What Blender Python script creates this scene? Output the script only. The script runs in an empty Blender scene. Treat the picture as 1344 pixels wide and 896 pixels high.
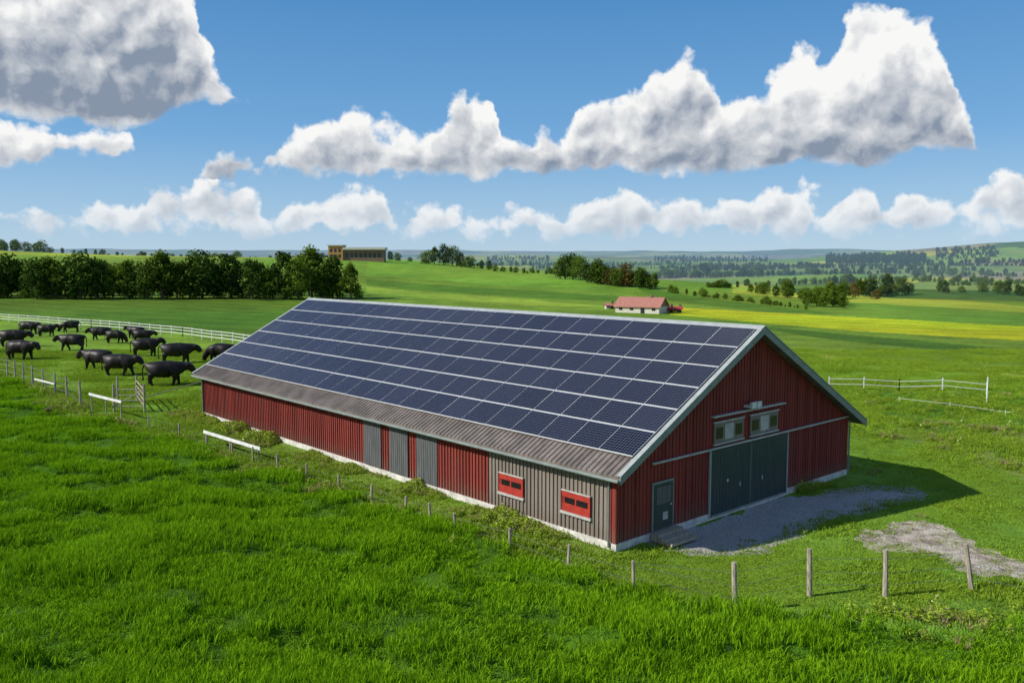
import bpy, bmesh, math, random, time
import numpy as np
from mathutils import Vector, Matrix
random.seed(7); rng=np.random.default_rng(7)
S=bpy.context.scene
S.view_settings.view_transform='Standard'; S.view_settings.look='None'; S.view_settings.exposure=0
# ------------------------------------------------------------ camera
HC=12.0; PITCH=math.radians(5.21); F=1129.0
cam_d=bpy.data.cameras.new("camera"); cam=bpy.data.objects.new("camera",cam_d); S.collection.objects.link(cam)
cam.location=(0,0,HC); cam.rotation_euler=(math.radians(90)-PITCH,0,0)
cam_d.sensor_width=36; cam_d.lens=30.24; cam_d.clip_start=0.5; cam_d.clip_end=40000
S.camera=cam
# ------------------------------------------------------------ sun / light
SUN_EL=math.radians(35); tr=Vector((13,3.1,0)).normalized()
travel=Vector((tr.x*math.cos(SUN_EL),tr.y*math.cos(SUN_EL),-math.sin(SUN_EL)))
sd=bpy.data.lights.new("sun",'SUN'); sd.energy=5.0; sd.angle=math.radians(0.5); sd.color=(1,0.95,0.85)
so=bpy.data.objects.new("sun",sd); S.collection.objects.link(so)
so.rotation_euler=travel.to_track_quat('-Z','Y').to_euler(); so.location=(-60,-20,60)
# ------------------------------------------------------------ helpers
def ss(a,b,x):
    t=np.clip((x-a)/(b-a),0,1); return t*t*(3-2*t)
def _h(ix,iy,s):
    n=(ix.astype(np.int64)*374761393+iy.astype(np.int64)*668265263+s*974634777)&0xffffffff
    n=((n^(n>>13))*1274126177)&0xffffffff
    n=n^(n>>16)
    return (n&0xffff)/65535.0
def vnoise(x,y,s=0):
    x=np.asarray(x,float);y=np.asarray(y,float)
    ix=np.floor(x);iy=np.floor(y);fx=x-ix;fy=y-iy
    fx=fx*fx*(3-2*fx);fy=fy*fy*(3-2*fy)
    a=_h(ix,iy,s);b=_h(ix+1,iy,s);c=_h(ix,iy+1,s);d=_h(ix+1,iy+1,s)
    return (a*(1-fx)+b*fx)*(1-fy)+(c*(1-fx)+d*fx)*fy
def fbm(x,y,s=0,o=4):
    r=0;a=.5;t=0
    for i in range(o):
        r=r+a*vnoise(x*2**i,y*2**i,s+i);t+=a;a*=.5
    return r/t
def terr(x,y):
    x=np.asarray(x,float);y=np.asarray(y,float)
    r=np.hypot(x,y)
    z=15.5*np.exp(-((y-560)/190)**2)*(1-ss(-130,130,x))*ss(120,300,r)
    z=z+7*np.exp(-((y-620)/150)**2)*(1-ss(-420,-120,x))
    z=z+4.5*np.exp(-((x-75)/55)**2-((y-400)/70)**2)
    z=z-11*ss(280,600,r)*ss(10,160,x)*(1-ss(1300,2200,r))
    z=z+(fbm(x/260,y/260,3)-.5)*20*ss(350,1000,r)
    z=z+66*ss(1700,3600,r)*(fbm(x/1500+9,y/900,11)-.18)
    z=z+112*ss(5200,9500,r)*(.5+.8*fbm(x/3500+3,y/2500,17))
    z=z+66*np.exp(-((x-1560)/520)**2-((y-2350)/480)**2)
    z=z+(fbm(x/9,y/9,23)-.5)*.25*ss(8,16,r)
    z=z+(fbm((x*.8+y*.6)/9,(x*-.6+y*.8)/3.2,27)-.45)*1.3*ss(27,34,x-(y-60)*.1)*ss(48,56,y)*(1-ss(80,110,y))
    return z-.04
def ray(px,py):
    u=px-672.0; v=py-448.0; c=math.cos(PITCH);s=math.sin(PITCH)
    return Vector((u,F*c-v*s,-F*s-v*c))
_T=np.geomspace(14,13000,5000)
def locate(px,py):
    """survey a ground point seen in the photograph: first hit of the sight line with the terrain"""
    d=ray(px,py); k=d.y
    X=d.x/k*_T;Y=_T;Z=HC+d.z/k*_T
    hit=np.nonzero(Z<=terr(X,Y))[0]
    i=hit[0] if len(hit) else len(_T)//2
    return Vector((X[i],Y[i],float(terr(X[i],Y[i]))))
def inpoly(x,y,poly):
    x=np.asarray(x);y=np.asarray(y);res=np.zeros(x.shape,bool);n=len(poly)
    for i in range(n):
        x1,y1=poly[i];x2,y2=poly[(i+1)%n]
        if y1==y2: continue
        c=((y1>y)!=(y2>y))&(x<(x2-x1)*(y-y1)/(y2-y1)+x1)
        res^=c
    return res
def gpoly(pts): return [tuple(locate(a,b)[:2]) for a,b in pts]
# ---- node helpers
class NT:
    def __init__(s,nt): s.nt=nt
    def n(s,t,**k):
        nd=s.nt.nodes.new(t)
        for a,b in k.items(): setattr(nd,a,b)
        return nd
    def put(s,sock,v):
        if isinstance(v,bpy.types.NodeSocket): s.nt.links.new(v,sock)
        elif v is not None: sock.default_value=v
    def m(s,op,a,b=None,c=None,clamp=False):
        nd=s.n('ShaderNodeMath',operation=op); nd.use_clamp=clamp
        s.put(nd.inputs[0],a);s.put(nd.inputs[1],b)
        if c is not None: s.put(nd.inputs[2],c)
        return nd.outputs[0]
    def v(s,op,a,b=None,scale=None):
        nd=s.n('ShaderNodeVectorMath',operation=op)
        s.put(nd.inputs[0],a);s.put(nd.inputs[1],b)
        if scale is not None: s.put(nd.inputs['Scale'],scale)
        return nd.outputs['Value'] if op in('LENGTH','DOT_PRODUCT') else nd.outputs[0]
    def mr(s,x,a,b,c=0.,d=1.,smooth=True):
        nd=s.n('ShaderNodeMapRange',interpolation_type='SMOOTHSTEP' if smooth else 'LINEAR')
        s.put(nd.inputs[0],x)
        for i,q in enumerate((a,b,c,d)): s.put(nd.inputs[i+1],q)
        return nd.outputs[0]
    def mix(s,f,a,b,blend='MIX'):
        nd=s.n('ShaderNodeMix',data_type='RGBA',blend_type=blend)
        s.put(nd.inputs[0],f)
        for i,q in ((6,a),(7,b)):
            if isinstance(q,tuple): q=tuple(q)[:3]+(1,)
            s.put(nd.inputs[i],q)
        return nd.outputs[2]
    def noise(s,vec,scale,detail=3,rough=.55,dim='3D'):
        nd=s.n('ShaderNodeTexNoise',noise_dimensions=dim)
        s.put(nd.inputs['Vector'],vec); nd.inputs['Scale'].default_value=scale
        nd.inputs['Detail'].default_value=detail; nd.inputs['Roughness'].default_value=rough
        return nd
def newmat(name):
    m=bpy.data.materials.new(name);m.use_nodes=True;m.node_tree.nodes.clear()
    return m,NT(m.node_tree)
HAZE_EMIT=(.31,.48,.72,1)
def finish(T,shader,haze=True):
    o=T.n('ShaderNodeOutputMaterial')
    if haze:
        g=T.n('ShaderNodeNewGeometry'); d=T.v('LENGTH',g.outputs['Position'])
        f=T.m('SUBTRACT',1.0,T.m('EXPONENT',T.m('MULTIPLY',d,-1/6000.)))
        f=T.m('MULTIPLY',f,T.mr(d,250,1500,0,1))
        e=T.n('ShaderNodeEmission'); e.inputs[0].default_value=HAZE_EMIT; e.inputs[1].default_value=.70  # haze painted in as bluish emission, growing with distance from the origin
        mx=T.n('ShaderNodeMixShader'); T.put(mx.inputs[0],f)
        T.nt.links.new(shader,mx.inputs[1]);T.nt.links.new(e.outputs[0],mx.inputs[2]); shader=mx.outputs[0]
    T.nt.links.new(shader,o.inputs[0])
def principled(T,col,rough=.7,metal=0,spec=.4,bump=None,bstr=.3,bdist=.05):
    p=T.n('ShaderNodeBsdfPrincipled')
    if isinstance(col,tuple): col=tuple(col)[:3]+(1,)
    T.put(p.inputs['Base Color'],col);T.put(p.inputs['Roughness'],rough)
    p.inputs['Metallic'].default_value=metal;p.inputs['Specular IOR Level'].default_value=spec
    if bump is not None:
        b=T.n('ShaderNodeBump');b.inputs['Strength'].default_value=bstr;b.inputs['Distance'].default_value=bdist
        T.put(b.inputs['Height'],bump);T.nt.links.new(b.outputs[0],p.inputs['Normal'])
    return p.outputs[0]
def simple(name,col,rough=.7,metal=0,var=.25,scale=3,haze=False,spec=.4,stretch=(1,1,1)):
    m,T=newmat(name);tc=T.n('ShaderNodeTexCoord')
    v=T.v('MULTIPLY',tc.outputs['Object'],stretch)
    n=T.noise(v,scale,4,.6)
    c=T.mix(T.mr(n.outputs[0],.3,.7),tuple(x*(1-var) for x in col),tuple(min(1,x*(1+var)) for x in col))
    finish(T,principled(T,c,rough,metal,spec,bump=n.outputs[0],bstr=.15),haze)
    return m
# ------------------------------------------------------------ mesh helpers
def mkobj(name,verts,faces,mats,mi=None,parent=None,smooth=False,link=True):
    me=bpy.data.meshes.new(name); me.from_pydata(verts,[],faces)
    for m in (mats if isinstance(mats,list) else [mats]): me.materials.append(m)
    if mi is not None: me.polygons.foreach_set('material_index',mi)
    if smooth: me.polygons.foreach_set('use_smooth',[True]*len(me.polygons))
    me.update(); o=bpy.data.objects.new(name,me)
    if link: S.collection.objects.link(o)
    if parent: o.parent=parent
    return o
class MB:
    def __init__(s): s.v=[];s.f=[];s.m=[]
    def quad(s,pts,m=0):
        b=len(s.v);s.v+= [tuple(p) for p in pts];s.f.append(tuple(range(b,b+len(pts))));s.m.append(m)
    def box(s,a,b,m=0):
        x0,y0,z0=a;x1,y1,z1=b
        s.hexa([(x0,y0,z0),(x1,y0,z0),(x1,y1,z0),(x0,y1,z0)],[(x0,y0,z1),(x1,y0,z1),(x1,y1,z1),(x0,y1,z1)],m)
    def hexa(s,lo,hi,m=0):
        b=len(s.v);s.v+=[tuple(p) for p in lo]+[tuple(p) for p in hi]
        n=len(lo)
        s.f.append(tuple(b+i for i in range(n-1,-1,-1)));s.f.append(tuple(b+n+i for i in range(n)));s.m+=[m,m]
        for i in range(n):
            j=(i+1)%n;s.f.append((b+i,b+j,b+n+j,b+n+i));s.m.append(m)
    def cyl(s,p,q,r0,r1=None,n=8,m=0):
        p=Vector(p);q=Vector(q);r1=r0 if r1 is None else r1
        d=(q-p).normalized();a=d.orthogonal().normalized();c=d.cross(a)
        lo=[p+(a*math.cos(t)+c*math.sin(t))*r0 for t in [2*math.pi*i/n for i in range(n)]]
        hi=[q+(a*math.cos(t)+c*math.sin(t))*r1 for t in [2*math.pi*i/n for i in range(n)]]
        s.hexa(lo,hi,m)
    def obj(s,name,mats,parent=None,**k): return mkobj(name,s.v,s.f,mats,s.m,parent,**k)
# ------------------------------------------------------------ materials
def cladding(name,col,var=.18):
    m,T=newmat(name);tc=T.n('ShaderNodeTexCoord');sp=T.n('ShaderNodeSeparateXYZ');T.nt.links.new(tc.outputs['Object'],sp.inputs[0])
    k=T.m('FLOOR',T.m('DIVIDE',T.m('ADD',sp.outputs[0],sp.outputs[1]),.25))
    wn=T.n('ShaderNodeTexWhiteNoise',noise_dimensions='1D');T.put(wn.inputs['W'],k)
    n=T.noise(T.v('MULTIPLY',tc.outputs['Object'],(5,5,.5)),1.5,5,.65)
    n2=T.noise(tc.outputs['Object'],.6,4,.6)
    f=T.m('ADD',T.m('MULTIPLY',wn.outputs['Value'],.5),T.m('MULTIPLY',n.outputs[0],.5))
    c=T.mix(f,tuple(x*(1-var*1.6) for x in col),tuple(x*(1+var*1.6) for x in col))
    c=T.mix(T.mr(n2.outputs[0],.45,.75,0,.5),c,tuple(x*.6+.035 for x in col))
    dirt=T.mr(sp.outputs[2],.3,1.2,.4,0)
    c=T.mix(dirt,c,(.16,.12,.09))
    finish(T,principled(T,c,.8,0,.2,bump=n.outputs[0],bstr=.3,bdist=.02),False);return m
RED=cladding('red_cladding',(.235,.044,.034),.30); GREY=cladding('grey_cladding',(.23,.195,.165),.18)
WHITE=simple('white_paint',(.72,.72,.70),.6,var=.12,scale=2)
OFFW=simple('weathered_white',(.44,.43,.40),.7,var=.15,scale=2)
PLINTH=simple('plinth_concrete',(.58,.56,.52),.9,var=.25,scale=2)
TRIM=simple('roof_trim',(.20,.24,.225),.5,var=.12,scale=2)
TRIML=simple('roof_trim_light',(.36,.39,.38),.5,var=.12,scale=2)
DOORM=simple('door_paint',(.034,.052,.050),.55,var=.2,scale=2,stretch=(3,3,.4))
SLATE=simple('grey_door_boards',(.10,.105,.11),.6,var=.2,scale=2,stretch=(3,3,.4))
DARK=simple('dark_opening',(.012,.012,.014),.3,var=.2)
REDT=simple('red_trim',(.36,.03,.02),.6,var=.15)
WOOD=simple('weathered_wood',(.36,.31,.24),.85,var=.35,scale=4,stretch=(4,4,.7))
STEEL=simple('steel_wire',(.35,.35,.34),.4,.8,var=.1)
ROOFM=simple('corrugated_roof',(.185,.155,.135),.6,.05,var=.28,scale=1.2)
LAMP=simple('lamp_housing',(.6,.6,.6),.4)
def panelmat():
    m,T=newmat('solar_glass');uv=T.n('ShaderNodeUVMap');sp=T.n('ShaderNodeSeparateXYZ');T.nt.links.new(uv.outputs[0],sp.inputs[0])
    def line(s,w):
        fr=T.m('FRACT',s);d=T.m('ABSOLUTE',T.m('SUBTRACT',fr,.5));return T.m('GREATER_THAN',d,.5-w)
    l=T.m('MAXIMUM',line(sp.outputs[0],.06),line(sp.outputs[1],.06))
    g=T.n('ShaderNodeTexCoord')
    n=T.noise(g.outputs['Object'],.35,3)
    wn=T.n('ShaderNodeTexWhiteNoise',noise_dimensions='2D')
    T.put(wn.inputs['Vector'],T.v('FLOOR',T.v('DIVIDE',uv.outputs[0],(12,10,1))))
    c=T.mix(T.m('ADD',T.m('MULTIPLY',wn.outputs['Value'],.6),T.m('MULTIPLY',n.outputs[0],.4)),(.005,.007,.016),(.019,.022,.042))  # base tone differs per panel to imitate uneven sky reflection
    c=T.mix(l,c,(.105,.11,.14))
    finish(T,principled(T,c,.22,0,.28),False);return m
SOLAR=panelmat(); FRAME=simple('panel_frame',(.66,.67,.67),.4,.2,var=.06)
# ------------------------------------------------------------ BARN
W=19.7;L=43.1;ANG=math.radians(41.85);RZ=8.9;TN=.54;OVL=.5;OVR=1.0;OVG=.62
barn=bpy.data.objects.new('barn',None);S.collection.objects.link(barn);barn.location=(4.35,35.1,0);barn.rotation_euler=(0,0,ANG)
def b2w(x,y): 
    c,s=math.cos(ANG),math.sin(ANG);return (4.35+x*c-y*s,35.1+x*s+y*c)
def w2b(x,y):
    c,s=math.cos(ANG),math.sin(ANG);X=np.asarray(x)-4.35;Y=np.asarray(y)-35.1;return X*c+Y*s,-X*s+Y*c
def rz(x): return RZ-TN*abs(x-W/2)
UW=.20
g=MB()
SPL=8.2
g.quad([(0,0.4,.3),(0,0,.3),(0,0,rz(0)-UW),(0,.4,rz(0)-UW)],0)
g.quad([(0,SPL,.3),(0,.4,.3),(0,.4,rz(0)-UW),(0,SPL,rz(0)-UW)],1)
g.quad([(0,L,.3),(0,SPL,.3),(0,SPL,rz(0)-UW),(0,L,rz(0)-UW)],0)
g.quad([(W,0,.3),(W,L,.3),(W,L,rz(W)-UW),(W,0,rz(W)-UW)],0)
g.quad([(0,0,.3),(W,0,.3),(W,0,rz(W)-UW),(W/2,0,RZ-UW),(0,0,rz(0)-UW)],0)
g.quad([(W,L,.3),(0,L,.3),(0,L,rz(0)-UW),(W/2,L,RZ-UW),(W,L,rz(W)-UW)],0)
y=.5
while y<L-.05:
    g.box((-.055,y-.035,.32),(-.001,y+.035,rz(0)-UW+.0),1 if .4<y<SPL else 0);y+=.25
y=.25
while y<L: g.box((W+.001,y-.03,.32),(W+.035,y+.03,rz(W)-UW),0);y+=.5
x=.25
while x<W-.1:
    top=rz(x)-UW-.03
    g.box((x-.035,-.035,.32),(x+.035,-.001,top),0);x+=.25
g.obj('walls',[RED,GREY],barn)
g=MB();g.box((-.07,-.07,-.3),(W+.07,L+.07,.298));g.obj('plinth',PLINTH,barn)
g=MB()
g.box((-.06,-.06,.30),(.12,-.036,rz(0)-.35),0);g.box((-.08,-.036,.30),(-.056,.16,rz(0)-.35),0)
g.box((W-.14,-.06,.30),(W+.06,-.036,rz(W)-.35),0);g.box((W+.037,-.036,.3),(W+.06,.16,rz(W)-.35),0)
g.obj('corner_boards',RED,barn)
g=MB();g.cyl((-.14,.3,.1),(-.14,.3,rz(0)-.5),.05);g.cyl((-.14,.3,rz(0)-.5),(-.42,.3,rz(0)-.3),.05)
g.cyl((-.14,L-.3,.1),(-.14,L-.3,rz(0)-.4),.05)
g.cyl((W+.1,-.12,.2),(W+.1,-.12,rz(W)-.5),.05)
g.obj('downpipes',TRIM,barn)
g=MB();y0,y1=-OVG,L+OVG
def slab(xa,xb,t0,t1,m=0):
    def P(x,y,t): return (x,y,rz(x)+t)
    g.hexa([P(xa,y0,t0),P(xb,y0,t0),P(xb,y1,t0),P(xa,y1,t0)],[P(xa,y0,t1),P(xb,y0,t1),P(xb,y1,t1),P(xa,y1,t1)],m)
slab(-OVL,W/2-.001,-.17,0);slab(W/2+.001,W+OVR,-.17,0)
y=y0+.12
while y<y1:
    for xa,xb in((-OVL-.03,W/2-.2),(W/2+.2,W+OVR+.03)):
        def P(x,yy,t): return (x,yy,rz(x)+t)
        g.hexa([P(xa,y-.06,.001),P(xb,y-.06,.001),P(xb,y+.06,.001),P(xa,y+.06,.001)],[P(xa,y-.025,.06),P(xb,y-.025,.06),P(xb,y+.025,.06),P(xa,y+.025,.06)])
    y+=.3
g.obj('roof',ROOFM,barn)
g=MB()
for yy,sg in((-OVG,-1),(L+OVG,1)):
    for xa,xb in((-OVL-.02,W/2),(W/2,W+OVR+.02)):
        a=yy+sg*.003;b=yy+sg*.05
        ya,yb=min(a,b),max(a,b)
        g.hexa([(xa,ya,rz(xa)-.30),(xb,ya,rz(xb)-.30),(xb,yb,rz(xb)-.30),(xa,yb,rz(xa)-.30)],[(xa,ya,rz(xa)+.04),(xb,ya,rz(xb)+.04),(xb,yb,rz(xb)+.04),(xa,yb,rz(xa)+.04)],0)
        a=yy-sg*.16;b=yy+sg*.08;ya,yb=min(a,b),max(a,b)
        g.hexa([(xa,ya,rz(xa)+.065),(xb,ya,rz(xb)+.065),(xb,yb,rz(xb)+.065),(xa,yb,rz(xa)+.065)],[(xa,ya,rz(xa)+.10),(xb,ya,rz(xb)+.10),(xb,yb,rz(xb)+.10),(xa,yb,rz(xa)+.10)],1)
g.obj('verge_boards',[TRIM,TRIML],barn)
g=MB()
for sg in(-1,1):
    xa=W/2;xb=W/2+sg*.28
    lo=[(xa,y0-.08,RZ+.07),(xb,y0-.08,rz(xb)+.07),(xb,y1+.08,rz(xb)+.07),(xa,y1+.08,RZ+.07)]
    g.hexa(lo,[(p[0],p[1],p[2]+.05) for p in lo])
g.obj('ridge_cap',TRIML,barn)
g=MB()
for xx in(-OVL-.10,W+OVR+.10):
    zz=rz(-OVL)-.16 if xx<0 else rz(W+OVR)-.16
    g.cyl((xx,y0,zz),(xx,y1,zz),.075,n=10)
g.obj('gutters',TRIM,barn)
g=MB()
for i in range(36):
    y=.6+i*1.2
    if y<L: g.hexa([(-OVL+.02,y-.05,rz(-OVL)-.30),(-.06,y-.05,rz(0)-.32),(-.06,y+.05,rz(0)-.32),(-OVL+.02,y+.05,rz(-OVL)-.30)],[(-OVL+.02,y-.05,rz(-OVL)-.175),(-.06,y-.05,rz(0)-.19),(-.06,y+.05,rz(0)-.19),(-OVL+.02,y+.05,rz(-OVL)-.175)])
g.obj('rafter_ends',WOOD,barn)
cs=1/math.sqrt(1+TN*TN)
NC,NR=23,6
ya,yb=-OVG+.22,L+OVG-.30; pw=(yb-ya)/NC; s0=.30;ph=1.71
g=MB();uvs=[]
def RP(sl,y,t):
    x=W/2-sl*cs; return (x-TN*cs*t,y,RZ-(sl*cs)*TN+t*cs)
for r in range(NR):
    for c in range(NC):
        sa=s0+r*ph;sb=sa+ph;a=ya+c*pw;b=a+pw
        g0=.010;tz=random.uniform(-.006,.006)
        lo=[RP(sb-g0,b-g0,.09),RP(sb-g0,a+g0,.09),RP(sa+g0,a+g0,.09),RP(sa+g0,b-g0,.09)]
        hi=[RP(sb-g0,b-g0,.14+tz),RP(sb-g0,a+g0,.14+tz),RP(sa+g0,a+g0,.14+tz),RP(sa+g0,b-g0,.14+tz)]
        n0=len(g.f);g.hexa(lo,hi,1)
        for _ in range(len(g.f)-n0): uvs.append([(0,0)]*4)
        wr,wc=.052,.026
        u0=c*12;v0=r*10;t1,t2,t3=[random.uniform(-.003,.003) for _ in range(3)]
        g.quad([RP(sb-wr,b-wc,.150+tz+t1),RP(sb-wr,a+wc,.150+tz+t2),RP(sa+wr,a+wc,.150+tz+t3),RP(sa+wr,b-wc,.150+tz+t1-t2+t3)],0)
        uvs.append([(u0+12,v0+10),(u0,v0+10),(u0,v0),(u0+12,v0)])
po=g.obj('solar_panels',[SOLAR,FRAME],barn)
ul=po.data.uv_layers.new(name='UVMap');fl=[c for q in uvs for p in q for c in p];ul.data.foreach_set('uv',fl)
g=MB()
for i,(a,b) in enumerate(((12.3,14.1),(14.95,16.7),(17.6,19.35))):
    g.box((-.105,a,.34),(-.06,b,2.95),0)
    k=a+.18
    while k<b-.05: g.box((-.12,k-.015,.38),(-.107,k+.015,2.9),0);k+=.2
    g.box((-.125,a-.06,2.953),(-.057,b+.06,3.02),0)
g.obj('side_shutters',[SLATE],barn)
def window_side(name,a,b,z0,z1):
    g=MB()
    g.box((-.13,a-.06,z1+.002),(-.057,b+.06,z1+.06),1);g.box((-.15,a-.12,z0-.12),(-.057,b+.12,z0-.002),1)
    g.box((-.11,a-.05,z0),(-.057,a,z1),0);g.box((-.11,b,z0),(-.057,b+.05,z1),0)
    g.box((-.075,a+.002,z0+.002),(-.057,b-.002,z1-.002),0)
    g.box((-.105,a+.003,z1-.26),(-.077,b-.003,z1-.003),0)
    g.box((-.105,a+.003,z0+.003),(-.077,b-.003,z0+.36),0)
    g.box((-.10,a+.12,z0+.38),(-.077,b-.12,z1-.28),2)
    g.box((-.108,(a+b)/2-.04,z0+.37),(-.102,(a+b)/2+.04,z1-.265),0)
    g.obj(name,[REDT,OFFW,DARK],barn)
window_side('window',5.7,7.3,1.1,2.0);window_side('window',1.45,3.05,1.1,2.0)
g=MB()
a,m_,b=6.5,9.83,13.15
for p,q in((a,m_-.02),(m_+.02,b)):
    g.box((p,-.12,.12),(q,-.06,3.28),0)
    k=p+.25
    while k<q-.1: g.box((k-.012,-.128,.16),(k+.012,-.1205,3.24),0);k+=.24
    for zz in(.14,3.14): g.box((p+.01,-.135,zz),(q-.01,-.1285,zz+.1),0)
g.box((m_-.018,-.11,.13),(m_+.018,-.065,3.27),1)
g.box((a-.09,-.14,.10),(a-.01,-.05,3.3),1);g.box((b+.01,-.14,.10),(b+.09,-.05,3.3),1)
g.box((m_-1.0,-.15,1.25),(m_-.9,-.137,1.45),1);g.box((m_+.95,-.15,1.25),(m_+1.05,-.137,1.45),1)
g.cyl((m_-2.0,-.14,1.7),(m_-2.0,-.15,1.7),.09,m=1)
g.box((a+.1,-.142,.16),(b-.1,-.137,.2),1)
g.obj('sliding_doors',[DOORM,TRIML],barn)
g=MB();g.box((2.2,-.17,3.33),(W-.15,-.06,3.41),0);g.obj('door_rail',OFFW,barn)
g=MB();g.box((2.25,-.10,.36),(3.75,-.05,2.5),1);g.box((2.35,-.125,.4),(3.65,-.102,2.4),0)
g.box((2.95,-.135,.75),(3.3,-.127,1.1),2);g.box((3.45,-.16,1.35),(3.55,-.127,1.42),2)
g.box((2.5,-.131,1.5),(3.5,-.127,2.25),3)
g.obj('side_door',[DOORM,TRIM,OFFW,SLATE],barn)
g=MB()
for i in range(3): g.box((2.1,-.55-.38*i,0),(3.9,-.18-.38*i,.34-.11*i),0)
g.obj('steps',WOOD,barn)
def gwin(x0,x1,z0,z1):
    g=MB()
    g.box((x0,-.09,z0),(x1,-.04,z1),0)
    n=3;w=(x1-x0)/n
    for i in range(n):
        if i==1: 
            g.box((x0+i*w+.05,-.10,z0+.12),(x0+(i+1)*w-.05,-.092,z1-.12),1);continue
        g.box((x0+i*w+.12,-.10,z0+.22),(x0+(i+1)*w-.12,-.092,z1-.22),2)
    g.box((x0-.05,-.13,z1+.002),(x1+.05,-.037,z1+.07),1);g.box((x0-.05,-.14,z0-.07),(x1+.05,-.037,z0-.002),1)
    g.obj('gable_window',[GREY,OFFW,DARK],barn)
gwin(6.75,9.15,3.58,4.55);gwin(9.75,12.25,3.58,4.55)
g=MB();g.box((6.5,-.26,4.86),(12.7,-.037,4.93),0);g.obj('hood_rail',OFFW,barn)
g=MB();g.box((9.2,-.35,5.05),(9.7,-.037,5.16),0);g.box((9.75,-.45,5.0),(10.15,-.30,5.3),0);g.cyl((9.45,-.037,5.1),(9.95,-.32,5.15),.03)
g.box((9.22,-.5,5.02),(9.6,-.36,5.32),0);g.obj('flood_lamps',LAMP,barn)
# ------------------------------------------------------------ region polygons (world, surveyed)
GRAVEL=[b2w(*p) for p in((2.0,-.1),(1.6,-2.6),(3.5,-3.6),(6,-3.9),(9,-3.7),(12,-3.9),(15,-4.2),(17.5,-5.2),(18.8,-4.4),(18.2,-2.4),(15.5,-1.2),(13.6,-.1))]
DIRT=gpoly([(1108,702),(1150,688),(1205,682),(1262,700),(1344,733),(1480,770),(1480,800),(1344,765),(1240,755),(1228,730),(1160,722),(1120,716)])
CROPEDGE=[(-300,440),(-120,462),(0,497),(100,545),(200,575),(300,607),(450,655),(600,704),(720,745),(820,778),(900,800),(965,815),(1100,822),(1344,832),(1700,850)]
CROP=gpoly(CROPEDGE)+[(60,12),(-70,12)]
TRACK=gpoly([(1120,540),(1344,610),(1500,650),(1500,640),(1344,592),(1180,540)])
CROPS2=gpoly([(1120,510),(1344,522),(1600,540),(1600,600),(1344,556),(1150,538)])
DRYB=gpoly([(1150,548),(1344,565),(1500,590),(1500,700),(1400,660),(1290,612)])
PADD=gpoly([(-300,395),(-100,402),(0,414),(120,425),(330,447),(330,475),(280,500),(250,540),(185,535),(100,525),(0,490),(-300,430)])
VERGE=gpoly([(268,548),(808,724),(770,735),(640,695),(480,645),(330,595),(250,560)])
def rowfield(x,y):
    wx=x+(vnoise(x/5,y/5,77)-.5)*2.5;wy=y+(vnoise(x/5,y/5,78)-.5)*1.6
    return fbm((wx*.95-wy*.30)/4.2,(wx*.30+wy*.95)/1.5,80,3)
def terr2(x,y):
    z=terr(x,y);r=np.hypot(x,y)
    m=np.where(r<130,inpoly(x,y,CROP),False)
    return z+np.where(m,(rowfield(x,y)-.4)*1.15+(fbm(x/14,y/9,88,2)-.5)*.8,0)
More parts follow.
